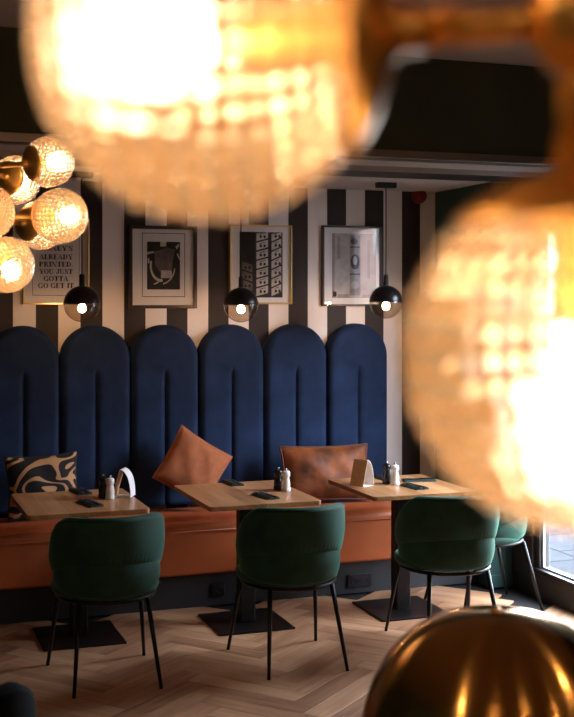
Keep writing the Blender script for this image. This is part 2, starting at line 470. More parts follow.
# ---- right wall with its windows
wr = empty('wall_right', (WALL_X, 0, 0)); struct(wr, 'window wall on the street side', 'wall')
def wr_box(name, y0, y1, z0, z1, m='wall_paint_dark', x0=0.0, x1=0.1, parent=None, bevel=0.0):
    bm = bmesh.new(); add_box(bm, ((x0 + x1) / 2, (y0 + y1) / 2, (z0 + z1) / 2), (x1 - x0, y1 - y0, z1 - z0))
    return obj(name, bm, m, parent or wr, bevel=bevel)
edges = [Y0] + sorted([v for wn in WINDOWS for v in wn]) + [WALL_Y]
for i in range(0, len(edges), 2):
    wr_box('pier_panel', edges[i], edges[i + 1], -0.12, ZC + 0.15, 'window_frame')
for (y0, y1) in WINDOWS:
    wr_box('kick_panel', y0, y1, -0.12, WIN_Z[0] - 0.03, 'window_frame')
    wr_box('header_panel', y0, y1, WIN_Z[1], ZC + 0.15, 'window_frame')
for i, (y0, y1) in enumerate(WINDOWS):
    e = empty('window_%d' % (i + 1), (WALL_X, (y0 + y1) / 2, WIN_Z[0])); struct(e, 'tall dark-framed street window', 'window')
    hw, hh = (y1 - y0) / 2, WIN_Z[1] - WIN_Z[0]
    def wb(name, a, b, m, bevel=0.0):
        bm = bmesh.new(); add_box(bm, [(p + q) / 2 for p, q in zip(a, b)], [q - p for p, q in zip(a, b)]); return obj(name, bm, m, e, bevel=bevel)
    wb('jamb', (0.02, -hw, 0), (0.09, -hw + 0.05, hh), 'window_frame', 0.003)
    wb('jamb', (0.02, hw - 0.05, 0), (0.09, hw, hh), 'window_frame', 0.003)
    wb('bottom_rail', (0.0, -hw, -0.03), (0.11, hw, 0.0), 'window_frame', 0.003)
    wb('top_rail', (0.02, -hw, hh - 0.05), (0.11, hw, hh), 'window_frame', 0.003)
    wb('sealing_strip', (0.04, -hw + 0.05, 0.0), (0.055, hw - 0.05, 0.012), 'seal_grey')
    wb('sealing_strip', (0.04, hw - 0.064, 0.012), (0.055, hw - 0.05, hh - 0.05), 'seal_grey')
    wb('sealing_strip', (0.04, -hw + 0.05, 0.012), (0.055, -hw + 0.064, hh - 0.05), 'seal_grey')
    wb('pane', (0.062, -hw + 0.05, 0.0), (0.066, hw - 0.05, hh - 0.05), 'window_glass')

# ---- street outside
pv = empty('pavement', (8.2, 3.0, -0.15)); struct(pv, 'grey stone pavement outside the window', 'pavement')
bm = bmesh.new(); add_box(bm, (14.0, 0, -0.06), (36.2, 60, 0.10)); obj('pavement_bed', bm, 'trunk', pv)
bm = bmesh.new(); add_box(bm, (0, 0, -0.02), (0.892, 0.592, 0.06)); bmesh.ops.bevel(bm, geom=bm.edges[:], offset=0.006, segments=1, affect='EDGES')
slab_me = bpy.data.meshes.new('paving_slab'); bm.to_mesh(slab_me); bm.free(); slab_me.materials.append(MATS['pavement'])
for i in range(8):
    for j in range(20):
        o = bpy.data.objects.new('paving_slab', slab_me); o.location = (-3.45 + 0.9 * i, -2.6 + 0.6 * j + (0.3 if i % 2 else 0), 0.0)
        o.rotation_euler = (0, 0, 0); link(o, pv)
fb = empty('apartment_building', (32.0, -4.0, -0.15)); tag(fb, 'pinkish apartment building across the street', 'building')
bm = bmesh.new(); add_box(bm, (3, 0, 5), (6, 46, 10)); obj('wall', bm, 'facade_pink', fb)
for i in range(12):
    for k in range(3):
        bm = bmesh.new(); add_box(bm, (-0.02, -18.5 + i * 3.4, 2.0 + k * 3.1), (0.12, 1.35, 1.85)); f = obj('window_surround', bm, 'facade_trim', fb)
        bm = bmesh.new(); add_box(bm, (-0.07, -18.5 + i * 3.4, 2.0 + k * 3.1), (0.06, 1.15, 1.65)); obj('pane', bm, 'facade_window', f)
fb = empty('apartment_building', (17.0, -26.0, -0.15)); tag(fb, 'pinkish building closing the far end of the street', 'building')
bm = bmesh.new(); add_box(bm, (0, -3, 4.5), (22, 6, 9)); obj('wall', bm, 'facade_pink', fb)
for i in range(6):
    for k in range(3):
        bm = bmesh.new(); add_box(bm, (-8.5 + i * 3.4, 0.02, 1.7 + k * 2.8), (1.35, 0.12, 1.75)); f = obj('window_surround', bm, 'facade_trim', fb)
        bm = bmesh.new(); add_box(bm, (-8.5 + i * 3.4, 0.07, 1.7 + k * 2.8), (1.15, 0.06, 1.55)); obj('pane', bm, 'facade_window', f)
def bush(x, y, h, r, label):
    e = empty('street_shrub', (x, y, -0.13)); tag(e, label, 'shrub', 'shrubs along the kerb')
    bm = bmesh.new(); tube(bm, [(0, 0, 0), (0.02, 0, h * 0.6)], [0.05, 0.02], 8); obj('stem', bm, 'trunk', e)
    bm = bmesh.new(); q = random.Random(int(y * 10))
    for _ in range(700):
        a, b = q.random() * 2 * PI, math.acos(2 * q.random() - 1); rr_ = q.random() ** 0.4
        c = Vector((r * rr_ * math.sin(b) * math.cos(a), r * rr_ * math.sin(b) * math.sin(a), h * 0.58 + h * 0.42 * rr_ * math.cos(b)))
        rot = Euler((q.random() * 6, q.random() * 6, q.random() * 6)).to_matrix()
        vs = [bm.verts.new(c + rot @ Vector(p)) for p in ((-0.09, 0, 0), (0, -0.04, 0.01), (0.09, 0, 0), (0, 0.04, 0.01))]
        bm.faces.new(vs)
    obj('foliage', bm, 'leaf_green', e)
bush(8.6, -4.0, 2.3, 1.05, 'taller leafy green shrub across the pavement outside the window')
bush(10.8, 1.7, 1.15, 0.65, 'low rounded green shrub across the pavement outside the window')

# ================================================================== BENCH AND PANELS
bench = empty('banquette_bench', (0, 6.93, 0)); tag(bench, 'long tan leather bench on a black plinth along the striped wall', 'bench')
def bench_cushion():
    bm = bmesh.new(); prof = []
    y0, y1, z0, z1, r = 0.0, 0.545, 0.20, 0.525, 0.055
    for k in range(9):
        a = -PI / 2 - k * PI / 16; prof.append((y0 + 0.02 + 0.02 * math.cos(a), z0 + 0.02 + 0.02 * math.sin(a)))
    prof.append((y0 - 0.006, 0.30)); prof.append((y0 - 0.008, 0.40))
    for k in range(11):
        a = PI - k * PI / 20; prof.append((y0 + r + r * math.cos(a), z1 - r + r * math.sin(a)))
    prof += [(0.15, z1 + 0.004), (0.3, z1 + 0.006), (0.45, z1 + 0.002), (y1, z1 - 0.01), (y1, z0)]
    xs = [X0 + 0.02 + i * (PIER_X - 0.01 - X0 - 0.02) / 40 for i in range(41)]
    V = [[bm.verts.new((x, y, z)) for y, z in prof] for x in xs]
    grid_faces(bm, V, len(xs), len(prof))
    for i in range(len(xs) - 1): bm.faces.new((V[i][0], V[i + 1][0], V[i + 1][-1], V[i][-1]))
    bm.faces.new(V[0]); bm.faces.new(V[-1][::-1])
    return bm
obj('seat_cushion', bench_cushion(), 'leather', bench, smooth=True)
bm = bmesh.new(); add_box(bm, ((X0 + PIER_X) / 2 + 0.005, 0.33, 0.1), (PIER_X - X0 - 0.03, 0.58, 0.2)); obj('plinth', bm, 'plinth_black', bench)
bm = bmesh.new(); tube(bm, [(X0 + 0.03, -0.012, 0.468), (PIER_X - 0.02, -0.012, 0.468)], 0.004, 8); obj('piping', bm, 'leather', bench, smooth=True)

def socket(px, n, label):
    p = on_y(px[0], px[1], 6.97)
    e = empty('power_socket', (p.x, 6.968, p.z)); tag(e, label, 'socket')
    bm = bmesh.new(); add_box(bm, (0, -0.006, 0), (0.082 * n, 0.012, 0.082)); obj('cover_plate', bm, 'socket_black', e, bevel=0.004)
    for i in range(n):
        cx = (i - (n - 1) / 2) * 0.074
        M = Matrix.Translation((cx, -0.012, 0)) @ Matrix.Rotation(PI / 2, 4, 'X')
        bm = bmesh.new(); lathe(bm, [(0.022, 0), (0.024, 0.003), (0.020, 0.003), (0.0185, -0.006), (0, -0.006)], 20, M)
        w_ = obj('socket_well', bm, 'socket_black', e, smooth=True)
        bm = bmesh.new()
        for s in (-1, 1): lathe(bm, [(0, 0.0005), (0.0026, 0.0005), (0.0026, -0.004)], 8, Matrix.Translation((cx + s * 0.0095, -0.007, 0)) @ Matrix.Rotation(PI / 2, 4, 'X'))
        obj('pin_hole', bm, 'steel', w_)
socket((359, 580), 2, 'black double power socket in the bench plinth below the copper cushion')
socket((218, 589), 1, 'single power socket in the bench plinth below the terracotta cushion')

def panel_bm(wd=0.446, z0=0.535, z1=1.69, T=0.10):
    bm = bmesh.new(); h = wd / 2; Ra = h
    us = sorted(set([round(s * v, 4) for s in (-1, 1) for v in (0, .006, .014, .024, .036, .05, .07, .09, .11, .13, .15, .165, .18, .192, .202, .21, .216, .2205, .223)]))
    us = [u for u in us if abs(u) <= h + 1e-6]
    nv = 64; seam_top = z1 - 0.30
    vs = [j / (nv - 1) for j in range(nv)]
    V = []; B = []
    for x in us:
        zt = z1 - Ra + math.sqrt(max(0, Ra * Ra - x * x)); col = []; bc = []
        for v in vs:
            vv = 1 - (1 - v) ** 1.6
            z = z0 + vv * (zt - z0)
            if z > z1 - Ra: e = Ra - math.hypot(x, z - (z1 - Ra))
            else: e = h - abs(x)
            e = max(0, e); bl = 0.045
            q = min(e / bl, 1); d = T * (0.42 + 0.58 * math.sqrt(max(0, 1 - (1 - q) ** 2)))
            if z < z1 - Ra + 0.03:
                pass
            g = sstep(seam_top + 0.03, seam_top - 0.04, z)
            d -= g * 0.028 * math.exp(-abs(x) / 0.013)
            col.append(bm.verts.new((x, -d, z))); bc.append(bm.verts.new((x, 0, z)))
        V.append(col); B.append(bc)
    n = len(us)
    grid_faces(bm, V, n, nv); grid_faces(bm, B, n, nv)
    for i in range(n - 1):
        for j in (0, nv - 1): bm.faces.new((V[i][j], V[i + 1][j], B[i + 1][j], B[i][j]))
    for i in (0, n - 1):
        for j in range(nv - 1): bm.faces.new((V[i][j], V[i][j + 1], B[i][j + 1], B[i][j]))
    bmesh.ops.remove_doubles(bm, verts=bm.verts, dist=0.0004)
    return bm
PITCH = 0.4475
ords = ['arched velvet panel farthest from the pier, seventh in the row',
        'arched velvet panel behind the zebra cushion, sixth counting from the green pier',
        'arched velvet panel behind the open folded menu stand, fifth from the pier',
        'arched velvet panel behind the upright terracotta cushion, fourth from the pier',
        'arched velvet panel just beside the terracotta cushion, third from the pier',
        'arched velvet panel above the left half of the copper cushion, second from the pier',
        'bright blue arched velvet panel at the end of the row, nearest the pier']
proto = None
for k in range(7):
    xc = 1.1647 - 0.2237 + (k - 1) * PITCH
    if proto is None:
        proto = o = obj('upholstered_panel', panel_bm(), 'velvet_blue', None, smooth=True)
    else:
        o = copy_tree(proto)
    o.location = (xc, WALL_Y - 0.002, 0)
    tag(o, ords[k], 'wall panel', 'blue velvet arched panels above the bench')

# ================================================================== PICTURES
def picture(name_label, x0, x1, z0, z1, fm, bar, cat='picture'):
    e = empty('framed_picture', ((x0 + x1) / 2, WALL_Y - 0.001, z0)); tag(e, name_label, cat, 'framed pictures on the striped wall')
    W, Hh = x1 - x0, z1 - z0
    def pb(name, a, b, m, parent=e, bevel=0.0):
        bm = bmesh.new(); add_box(bm, [(p + q) / 2 for p, q in zip(a, b)], [q - p for p, q in zip(a, b)]); return obj(name, bm, m, parent, bevel=bevel)
    d = 0.028
    pb('frame_bar', (-W / 2, -d, 0), (-W / 2 + bar, 0, Hh), fm, bevel=0.002)
    pb('frame_bar', (W / 2 - bar, -d, 0), (W / 2, 0, Hh), fm, bevel=0.002)
    pb('frame_bar', (-W / 2 + bar, -d, 0), (W / 2 - bar, 0, bar), fm, bevel=0.002)
    pb('frame_bar', (-W / 2 + bar, -d, Hh - bar), (W / 2 - bar, 0, Hh), fm, bevel=0.002)
    pb('mount_board', (-W / 2 + bar, -0.012, bar), (W / 2 - bar, -0.004, Hh - bar), 'mat_white')
    pb('glazing', (-W / 2 + bar, -0.022, bar), (W / 2 - bar, -0.020, Hh - bar), 'picture_glass')
    return e, W, Hh
def flat(parent, name, polys, m, y):
    """polygons [(x,z)...] as thin ink layers"""
    bm = bmesh.new()
    for p in polys: bm.faces.new([bm.verts.new((x, y, z)) for x, z in p])
    o = obj(name, bm, m, parent)
    if name != 'photograph': o['kind'] = 'stuff'      # flat ink marks too small to pick apart
    return o
def rc(x0, z0, x1, z1): return [(x0, z0), (x1, z0), (x1, z1), (x0, z1)]
def ell(cx, cz, rx, rz, n=20, a0=0, a1=2 * PI): return [(cx + rx * math.cos(a0 + (a1 - a0) * i / n), cz + rz * math.sin(a0 + (a1 - a0) * i / n)) for i in range(n)]
def ring(cx, cz, rx, rz, wx, wz, a0=0, a1=2 * PI, n=20):
    out = []
    for i in range(n):
        t0, t1 = a0 + (a1 - a0) * i / n, a0 + (a1 - a0) * (i + 1) / n
        out.append([(cx + rx * math.cos(t0), cz + rz * math.sin(t0)), (cx + rx * math.cos(t1), cz + rz * math.sin(t1)),
                    (cx + (rx - wx) * math.cos(t1), cz + (rz - wz) * math.sin(t1)), (cx + (rx - wx) * math.cos(t0), cz + (rz - wz) * math.sin(t0))])
    return out
# didone style capitals, unit height: thick stems, hairlines, serifs
K, H_ = 0.25, 0.09
def stem(x, w_=K, s=0.07): return [rc(x, 0, x + w_, 1), rc(x - s, 0, x + w_ + s, H_), rc(x - s, 1 - H_, x + w_ + s, 1)]
def dia(xa, xb, w_): return [[(xa, 0), (xa + w_, 0), (xb + w_, 1), (xb, 1)]]
G = {
 'M': (1.0, stem(0.10, 0.06) + stem(0.74, K) + [[(0.10, 1), (0.30, 1), (0.54, 0), (0.46, 0)], [(0.46, 0), (0.54, 0), (0.80, 1), (0.74, 1)]]),
 'O': (0.86, ring(0.43, 0.5, 0.40, 0.52, 0.20, 0.06)),
 'N': (0.88, stem(0.10, 0.06) + stem(0.72, 0.06) + [[(0.08, 1), (0.30, 1), (0.78, 0), (0.62, 0)]]),
 'E': (0.74, stem(0.10) + [rc(0.1, 0, 0.66, H_), rc(0.1, 1 - H_, 0.64, 1), rc(0.3, 0.47, 0.5, 0.53), rc(0.60, 0, 0.66, 0.28), rc(0.58, 0.74, 0.64, 1), rc(0.47, 0.36, 0.52, 0.64)]),
 'Y': (0.84, [rc(0.34, 0, 0.34 + K, 0.48), rc(0.26, 0, 0.62, H_), [(0.06, 1), (0.28, 1), (0.54, 0.42), (0.34, 0.42)], [(0.66, 1), (0.74, 1), (0.54, 0.46), (0.46, 0.46)], rc(0, 1 - H_, 0.34, 1), rc(0.58, 1 - H_, 0.82, 1)]),
 "'": (0.24, [[(0.05, 1), (0.19, 1), (0.13, 0.66), (0.09, 0.66)]]),
 'S': (0.68, ring(0.33, 0.74, 0.26, 0.28, 0.14, 0.07, 0.3, PI * 1.35) + ring(0.33, 0.26, 0.28, 0.28, 0.16, 0.07, -PI * 0.85, PI * 0.42) + [[(0.10, 0.68), (0.22, 0.80), (0.58, 0.36), (0.46, 0.22)], rc(0.54, 0.70, 0.60, 1), rc(0.05, 0, 0.11, 0.30)]),
 'A': (0.86, [[(0.36, 1), (0.48, 1), (0.82, 0), (0.58, 0)], [(0.38, 1), (0.43, 1), (0.16, 0), (0.10, 0)], rc(0.22, 0.28, 0.62, 0.34), rc(0.0, 0, 0.27, H_), rc(0.50, 0, 0.88, H_)]),
 'L': (0.72, stem(0.10) + [rc(0.1, 0, 0.66, H_), rc(0.60, 0, 0.66, 0.32)]),
 'R': (0.84, stem(0.10) + ring(0.36, 0.74, 0.30, 0.26, 0.17, 0.06, -PI / 2, PI / 2) + [rc(0.28, 0.94, 0.38, 1.0), rc(0.28, 0.48, 0.38, 0.54), [(0.38, 0.5), (0.54, 0.5), (0.82, 0), (0.60, 0)], rc(0.6, 0, 0.86, H_)]),
 'D': (0.86, stem(0.10) + ring(0.34, 0.5, 0.46, 0.50, 0.20, 0.06, -PI / 2, PI / 2) + [rc(0.28, 0.94, 0.36, 1), rc(0.28, 0, 0.36, 0.06)]),
 'P': (0.78, stem(0.10) + ring(0.36, 0.72, 0.34, 0.28, 0.19, 0.06, -PI / 2, PI / 2) + [rc(0.28, 0.94, 0.38, 1), rc(0.28, 0.44, 0.38, 0.50)]),
 'I': (0.42, stem(0.11)),
 'T': (0.78, [rc(0.29, 0, 0.29 + K, 1), rc(0.20, 0, 0.58, H_), rc(0.02, 1 - H_, 0.76, 1), rc(0.02, 0.70, 0.08, 1), rc(0.70, 0.70, 0.76, 1)]),
 '.': (0.28, [ell(0.13, 0.09, 0.09, 0.09, 10)]),
 'U': (0.86, [rc(0.10, 0.28, 0.30, 1), rc(0.68, 0.28, 0.74, 1), rc(0.02, 1 - H_, 0.38, 1), rc(0.58, 1 - H_, 0.84, 1)] + ring(0.42, 0.30, 0.32, 0.32, 0.16, 0.07, PI, 2 * PI)),
 'J': (0.62, [rc(0.30, 0.2, 0.50, 1), rc(0.22, 1 - H_, 0.58, 1)] + ring(0.27, 0.22, 0.23, 0.24, 0.14, 0.06, PI * 0.9, 2 * PI) + [ell(0.11, 0.24, 0.09, 0.09, 10)]),
 'G': (0.88, ring(0.42, 0.5, 0.40, 0.52, 0.20, 0.06, PI * 0.22, PI * 1.78) + [rc(0.60, 0, 0.78, 0.42), rc(0.52, 0.38, 0.86, 0.44), rc(0.68, 0.68, 0.74, 1)]),
 ' ': (0.42, []),
}
def text_polys(s, cx, z, h, wmax=None):
    tot = sum(G[c][0] for c in s); sx = h * 1.02
    if wmax: sx = wmax / tot
    x = cx - tot * sx / 2; out = []
    for c in s:
        for p in G[c][1]: out.append([(x + a * sx, z + b * h) for a, b in p])
        x += G[c][0] * sx
    return out

# poster with lettering
e, W, Hh = picture('gold-framed poster with bold black serif lettering', 0.943, 1.356, 1.822, 2.365, 'gold_frame', 0.010)
pc = Vector(((0.943 + 1.356) / 2, 0, 1.822))
lines = [("MONEY'S", 248), ('ALREADY', 256.6), ('PRINTED.', 264), ('YOU JUST', 271.2), ('GOTTA', 278.4), ('GO GET IT', 285.4)]
bx0, bx1 = on_y(32.5, 295, 7.565).x - pc.x, on_y(79.5, 295, 7.565).x - pc.x; bz = on_y(55, 295.5, 7.565).z - pc.z
flat(e, 'print_border', [rc(bx0, bz, bx1, bz + 0.003), rc(bx0, Hh - 0.05, bx1, Hh - 0.047), rc(bx0, bz, bx0 + 0.003, Hh - 0.05), rc(bx1 - 0.003, bz, bx1, Hh - 0.05)], 'ink', -0.0125)
widths = {"MONEY'S": 33, 'ALREADY': 32.5, 'PRINTED.': 33, 'YOU JUST': 32.5, 'GOTTA': 24, 'GO GET IT': 34.5}
for s, y in lines:
    c = on_y(56, y + 2.7, 7.565)
    wm = widths[s] / FPX * 6.95 / 0.90
    flat(e, 'lettering', text_polys(s, c.x - pc.x, c.z - pc.z, 0.0315, wm), 'ink', -0.0127)['kind'] = 'stuff'

# dark frame: still life photograph
e, W, Hh = picture('dark-framed still life photograph with a double mount, second from the poster side', 1.612, 2.062, 1.795, 2.330, 'dark_frame', 0.022)
def P2(x, y, pcx, pcz): 
    q = on_y(x, y, 7.567); return (q.x - pcx, q.z - pcz)
cx, cz = (1.612 + 2.062) / 2, 1.795
a, b = P2(142, 297, cx, cz), P2(185, 233.5, cx, cz)
L_ = 0.004
flat(e, 'print_border', [rc(a[0], a[1], b[0], a[1] + L_), rc(a[0], b[1] - L_, b[0], b[1]), rc(a[0], a[1], a[0] + L_, b[1]), rc(b[0] - L_, a[1], b[0], b[1])], 'ink', -0.0125)
a, b = P2(147, 289.5, cx, cz), P2(180, 242, cx, cz); w_, h_ = b[0] - a[0], b[1] - a[1]
ph = flat(e, 'photograph', [rc(a[0], a[1], b[0], b[1])], 'print_dark', -0.0128)
U = lambda x, z: (a[0] + x * w_, a[1] + z * h_)
flat(ph, 'photograph_midtone', [[U(.22, .78), U(.60, .88), U(.86, .84), U(.78, .62), U(.74, .36), U(.40, .36), U(.24, .5)]], 'print_mid', -0.0131)
flat(ph, 'photograph_highlight', [[U(*q) for q in poly] for poly in (
    [(.42, .24), (.76, .24), (.74, .40), (.42, .40)], [(.40, .9), (.58, .9), (.58, 1), (.40, 1)], [(.0, .78), (.2, .80), (.2, .76), (0, .73)],
    [(.86, .9), (.96, .96), (.98, .93), (.9, .84)], [(.02, .64), (.07, .66), (.07, .55), (.02, .55)])]
    + [[U(x, z) for x, z in p] for p in ring(.42, .50, .34, .34, .06, .06, PI * 0.9, PI * 1.55, 14)]
    + [[U(x, z) for x, z in p] for p in ring(.42, .50, .44, .40, .035, .03, PI * 1.55, PI * 1.95, 10)]
    + [[U(.20, .12), U(.34, .17), U(.36, .145), U(.22, .10)], [U(.90, .74), U(.98, .62), U(1.0, .64), U(.93, .77)]], 'print_light', -0.0134)

# gold frame: stacked boxes photograph
x0, x1, z0, z1 = 2.284, 2.722, 1.822, 2.350
e, W, Hh = picture('gold-framed photograph of stacked printed bundles above a round pendant lamp', x0, x1, z0, z1, 'gold_frame', 0.011)
cx, cz = (x0 + x1) / 2, z0
a, b = P2(239.5, 297.5, cx, cz), P2(282.5, 232.5, cx, cz); w_, h_ = b[0] - a[0], b[1] - a[1]
ph = flat(e, 'photograph', [rc(a[0], a[1], b[0], b[1])], 'print_dark', -0.0128)
lightp, midp, dots = [], [], []
for ci, (u0, u1, sl) in enumerate(((.04, .30, -.06), (.39, .66, .05), (.74, .97, .07))):
    for k in range(7):
        v0, v1 = 0.02 + k * 0.14, 0.02 + k * 0.14 + 0.115
        q = [(u0, v0), (u1, v0 + sl), (u1, min(1, v1 + sl)), (u0, min(1, v1))]
        if ci == 0 and k > 3: continue
        (lightp if ci else midp).append([U(*p) for p in q])
        for du in (.10, .19):
            dots.append([U(u0 + du + .03 * math.cos(t_), v0 + .045 + sl * .5 + .024 * math.sin(t_)) for t_ in [i * PI / 4 for i in range(8)]])
        if ci: dots.append([U(u0 + .07, v0 + .085 + sl * .3), U(u1 - .06, v0 + .085 + sl * .8), U(u1 - .06, v0 + .095 + sl * .8), U(u0 + .07, v0 + .095 + sl * .3)])
flat(ph, 'photograph_midtone', midp, 'print_mid', -0.0131); flat(ph, 'photograph_highlight', lightp, 'print_light', -0.0131); flat(ph, 'photograph_detail', dots, 'print_dark', -0.0134)

# dark frame: faded note
x0, x1, z0, z1 = 2.940, 3.380, 1.808, 2.358
e, W, Hh = picture('dark thin-framed picture of a faded upright banknote, beside the pier', x0, x1, z0, z1, 'dark_frame', 0.014)
cx, cz = (x0 + x1) / 2, z0
a, b = P2(332, 298, cx, cz), P2(376, 234, cx, cz); w_, h_ = b[0] - a[0], b[1] - a[1]
ph = flat(e, 'photograph', [rc(a[0], a[1], b[0], b[1])], 'print_paler', -0.0128)
flat(ph, 'photograph_midtone', [[U(*p) for p in q] for q in (rc(0, 0, .06, 1), rc(.40, .04, .64, .97), rc(.12, .0, .40, .06), rc(.68, .0, .98, .05), rc(.12, .6, .18, .95), rc(.8, .3, .86, .9))], 'print_faded', -0.0131)
flat(ph, 'photograph_detail', [[U(x, z) for x, z in ell(.52, .56, .10, .12, 16)], [U(*p) for p in rc(.40, .78, .64, .80)], [U(*p) for p in rc(.40, .36, .64, .38)], [U(x, z) for x, z in ell(.50, .88, .08, .05, 14)], [U(*p) for p in rc(.02, .02, .10, .10)]], 'print_dark', -0.0134)
flat(ph, 'photograph_highlight', [[U(x, z) for x, z in ell(.52, .58, .05, .07, 14)], [U(x, z) for x, z in ell(.52, .20, .09, .06, 14)]], 'print_paler', -0.0137)

# red sounder on the wall under the alcove ceiling
e = empty('alarm_sounder', (3.668, WALL_Y, 2.575)); tag(e, 'small dark red fire alarm sounder high on the striped wall', 'alarm')
Mx = Matrix.Rotation(PI / 2, 4, 'X')
bm = bmesh.new(); lathe(bm, [(0, 0), (0.052, 0), (0.052, 0.02), (0.048, 0.03), (0.0, 0.03)], 24, Mx); obj('mounting_base', bm, 'alarm_red', e, smooth=False)
bm = bmesh.new(); lathe(bm, [(0.044, 0.03), (0.042, 0.055), (0.03, 0.066), (0, 0.068)], 24, Mx); obj('sounder_cover', bm, 'alarm_red', e, smooth=True)

# ================================================================== TABLES
def rounded_slab(bm, w_, d_, z0, z1, r, uvl=None, tl=None, staves=6):
    pass
def make_table(loc, dims, label):
    w_, d_ = dims
    e = empty('cafe_table', (loc[0], loc[1], 0)); tag(e, label, 'table', 'small square tables along the bench')
    # top: oak staves glued to one board, rounded corners, thin dark underside edge
    bm = bmesh.new(); uvl = bm.loops.layers.uv.new('UVMap'); tl = bm.loops.layers.float_color.new('tint')
    r = 0.022; pts = []
    for sx, sy, a0 in ((1, 1, 0), (-1, 1, PI / 2), (-1, -1, PI), (1, -1, 1.5 * PI)):
        for k in range(5):
            a = a0 + k * PI / 8; pts.append((sx * (w_ / 2 - r) + r * math.cos(a), sy * (d_ / 2 - r) + r * math.sin(a)))
    vb = [bm.verts.new((x, y, 0.716)) for x, y in pts]; vt = [bm.verts.new((x, y, 0.742)) for x, y in pts]
    bm.faces.new(vb[::-1]); bm.faces.new(vt)
    for i in range(len(pts)): bm.faces.new((vb[i], vb[(i + 1) % len(pts)], vt[(i + 1) % len(pts)], vt[i]))
    ns = 6
    for i in range(1, ns):
        x = -w_ / 2 + i * w_ / ns
        bmesh.ops.bisect_plane(bm, geom=bm.verts[:] + bm.edges[:] + bm.faces[:], plane_co=(x, 0, 0), plane_no=(1, 0, 0))
    for f in bm.faces:
        c = f.calc_center_median(); k = int((c.x + w_ / 2) / (w_ / ns)); t_ = random.Random(k * 7 + int(loc[0] * 100)).random()
        for lp in f.loops: lp[uvl].uv = (lp.vert.co.y + k * 1.7, lp.vert.co.x + lp.vert.co.z + loc[0]); lp[tl] = (t_, t_, t_, 1)
    obj('tabletop', bm, 'table_oak', e, bevel=0.003)
    bm = bmesh.new(); add_box(bm, (0, 0, 0.710), (0.34, 0.34, 0.012)); add_box(bm, (0, 0, 0.69), (0.16, 0.16, 0.03)); obj('mounting_plate', bm, 'black_metal', e, bevel=0.003)
    bm = bmesh.new(); add_box(bm, (0, -0.02, 0.355), (0.09, 0.09, 0.69)); obj('column', bm, 'black_metal', e, bevel=0.006)
    bm = bmesh.new(); add_box(bm, (0, -0.02, 0.006), (0.44, 0.46, 0.012)); obj('base_plate', bm, 'black_metal', e, bevel=0.003)
    return e
TABLES = [((1.122, 6.60), (0.645, 0.74)), ((2.075, 6.565), (0.645, 0.80)), ((3.035, 6.53), (0.645, 0.72))]
make_table(*TABLES[0], 'oak-topped cafe table beside the zebra cushion, with a folded menu stand')
make_table(*TABLES[1], 'oak-topped cafe table in front of the terracotta cushion')
make_table(*TABLES[2], 'oak-topped cafe table next to the pier, with three place settings')
TZ = 0.742

# ---- mills
def make_mill(x, y, m, label, colour):
    e = empty('pepper_mill' if colour == 'b' else 'salt_mill', (x, y, TZ)); tag(e, label, 'mill', 'salt and pepper mills on the tables')
    bm = bmesh.new(); lathe(bm, [(0, 0), (0.026, 0), (0.027, 0.004), (0.027, 0.018), (0.0245, 0.024), (0.025, 0.030), (0.0255, 0.042), (0.022, 0.062), (0.0195, 0.076), (0.021, 0.084), (0.0245, 0.088), (0.0245, 0.092), (0, 0.092)], 24)
    obj('body', bm, m, e, smooth=True)
    bm = bmesh.new(); lathe(bm, [(0, 0.092), (0.0235, 0.092), (0.025, 0.098), (0.0245, 0.108), (0.019, 0.116), (0.010, 0.119), (0, 0.119)], 24); obj('turning_head', bm, m, e, smooth=True)
    bm = bmesh.new(); lathe(bm, [(0, 0.118), (0.0045, 0.119), (0.0075, 0.125), (0.006, 0.131), (0, 0.133)], 14); obj('knob', bm, 'steel', e, smooth=True)
for k, (pxy, place) in enumerate((((110, 499), 'on the table by the zebra cushion'), ((286, 491), 'on the table by the terracotta cushion'), ((395, 484.5), 'on the table beside the pier'))):
    p = on_z(*pxy, TZ)
    make_mill(p.x, p.y, 'ceramic_white', 'white salt mill with a steel knob ' + place, 'w')
    make_mill(p.x - 0.028, p.y + 0.058, 'mill_black', 'black pepper mill behind the white one ' + place, 'b')

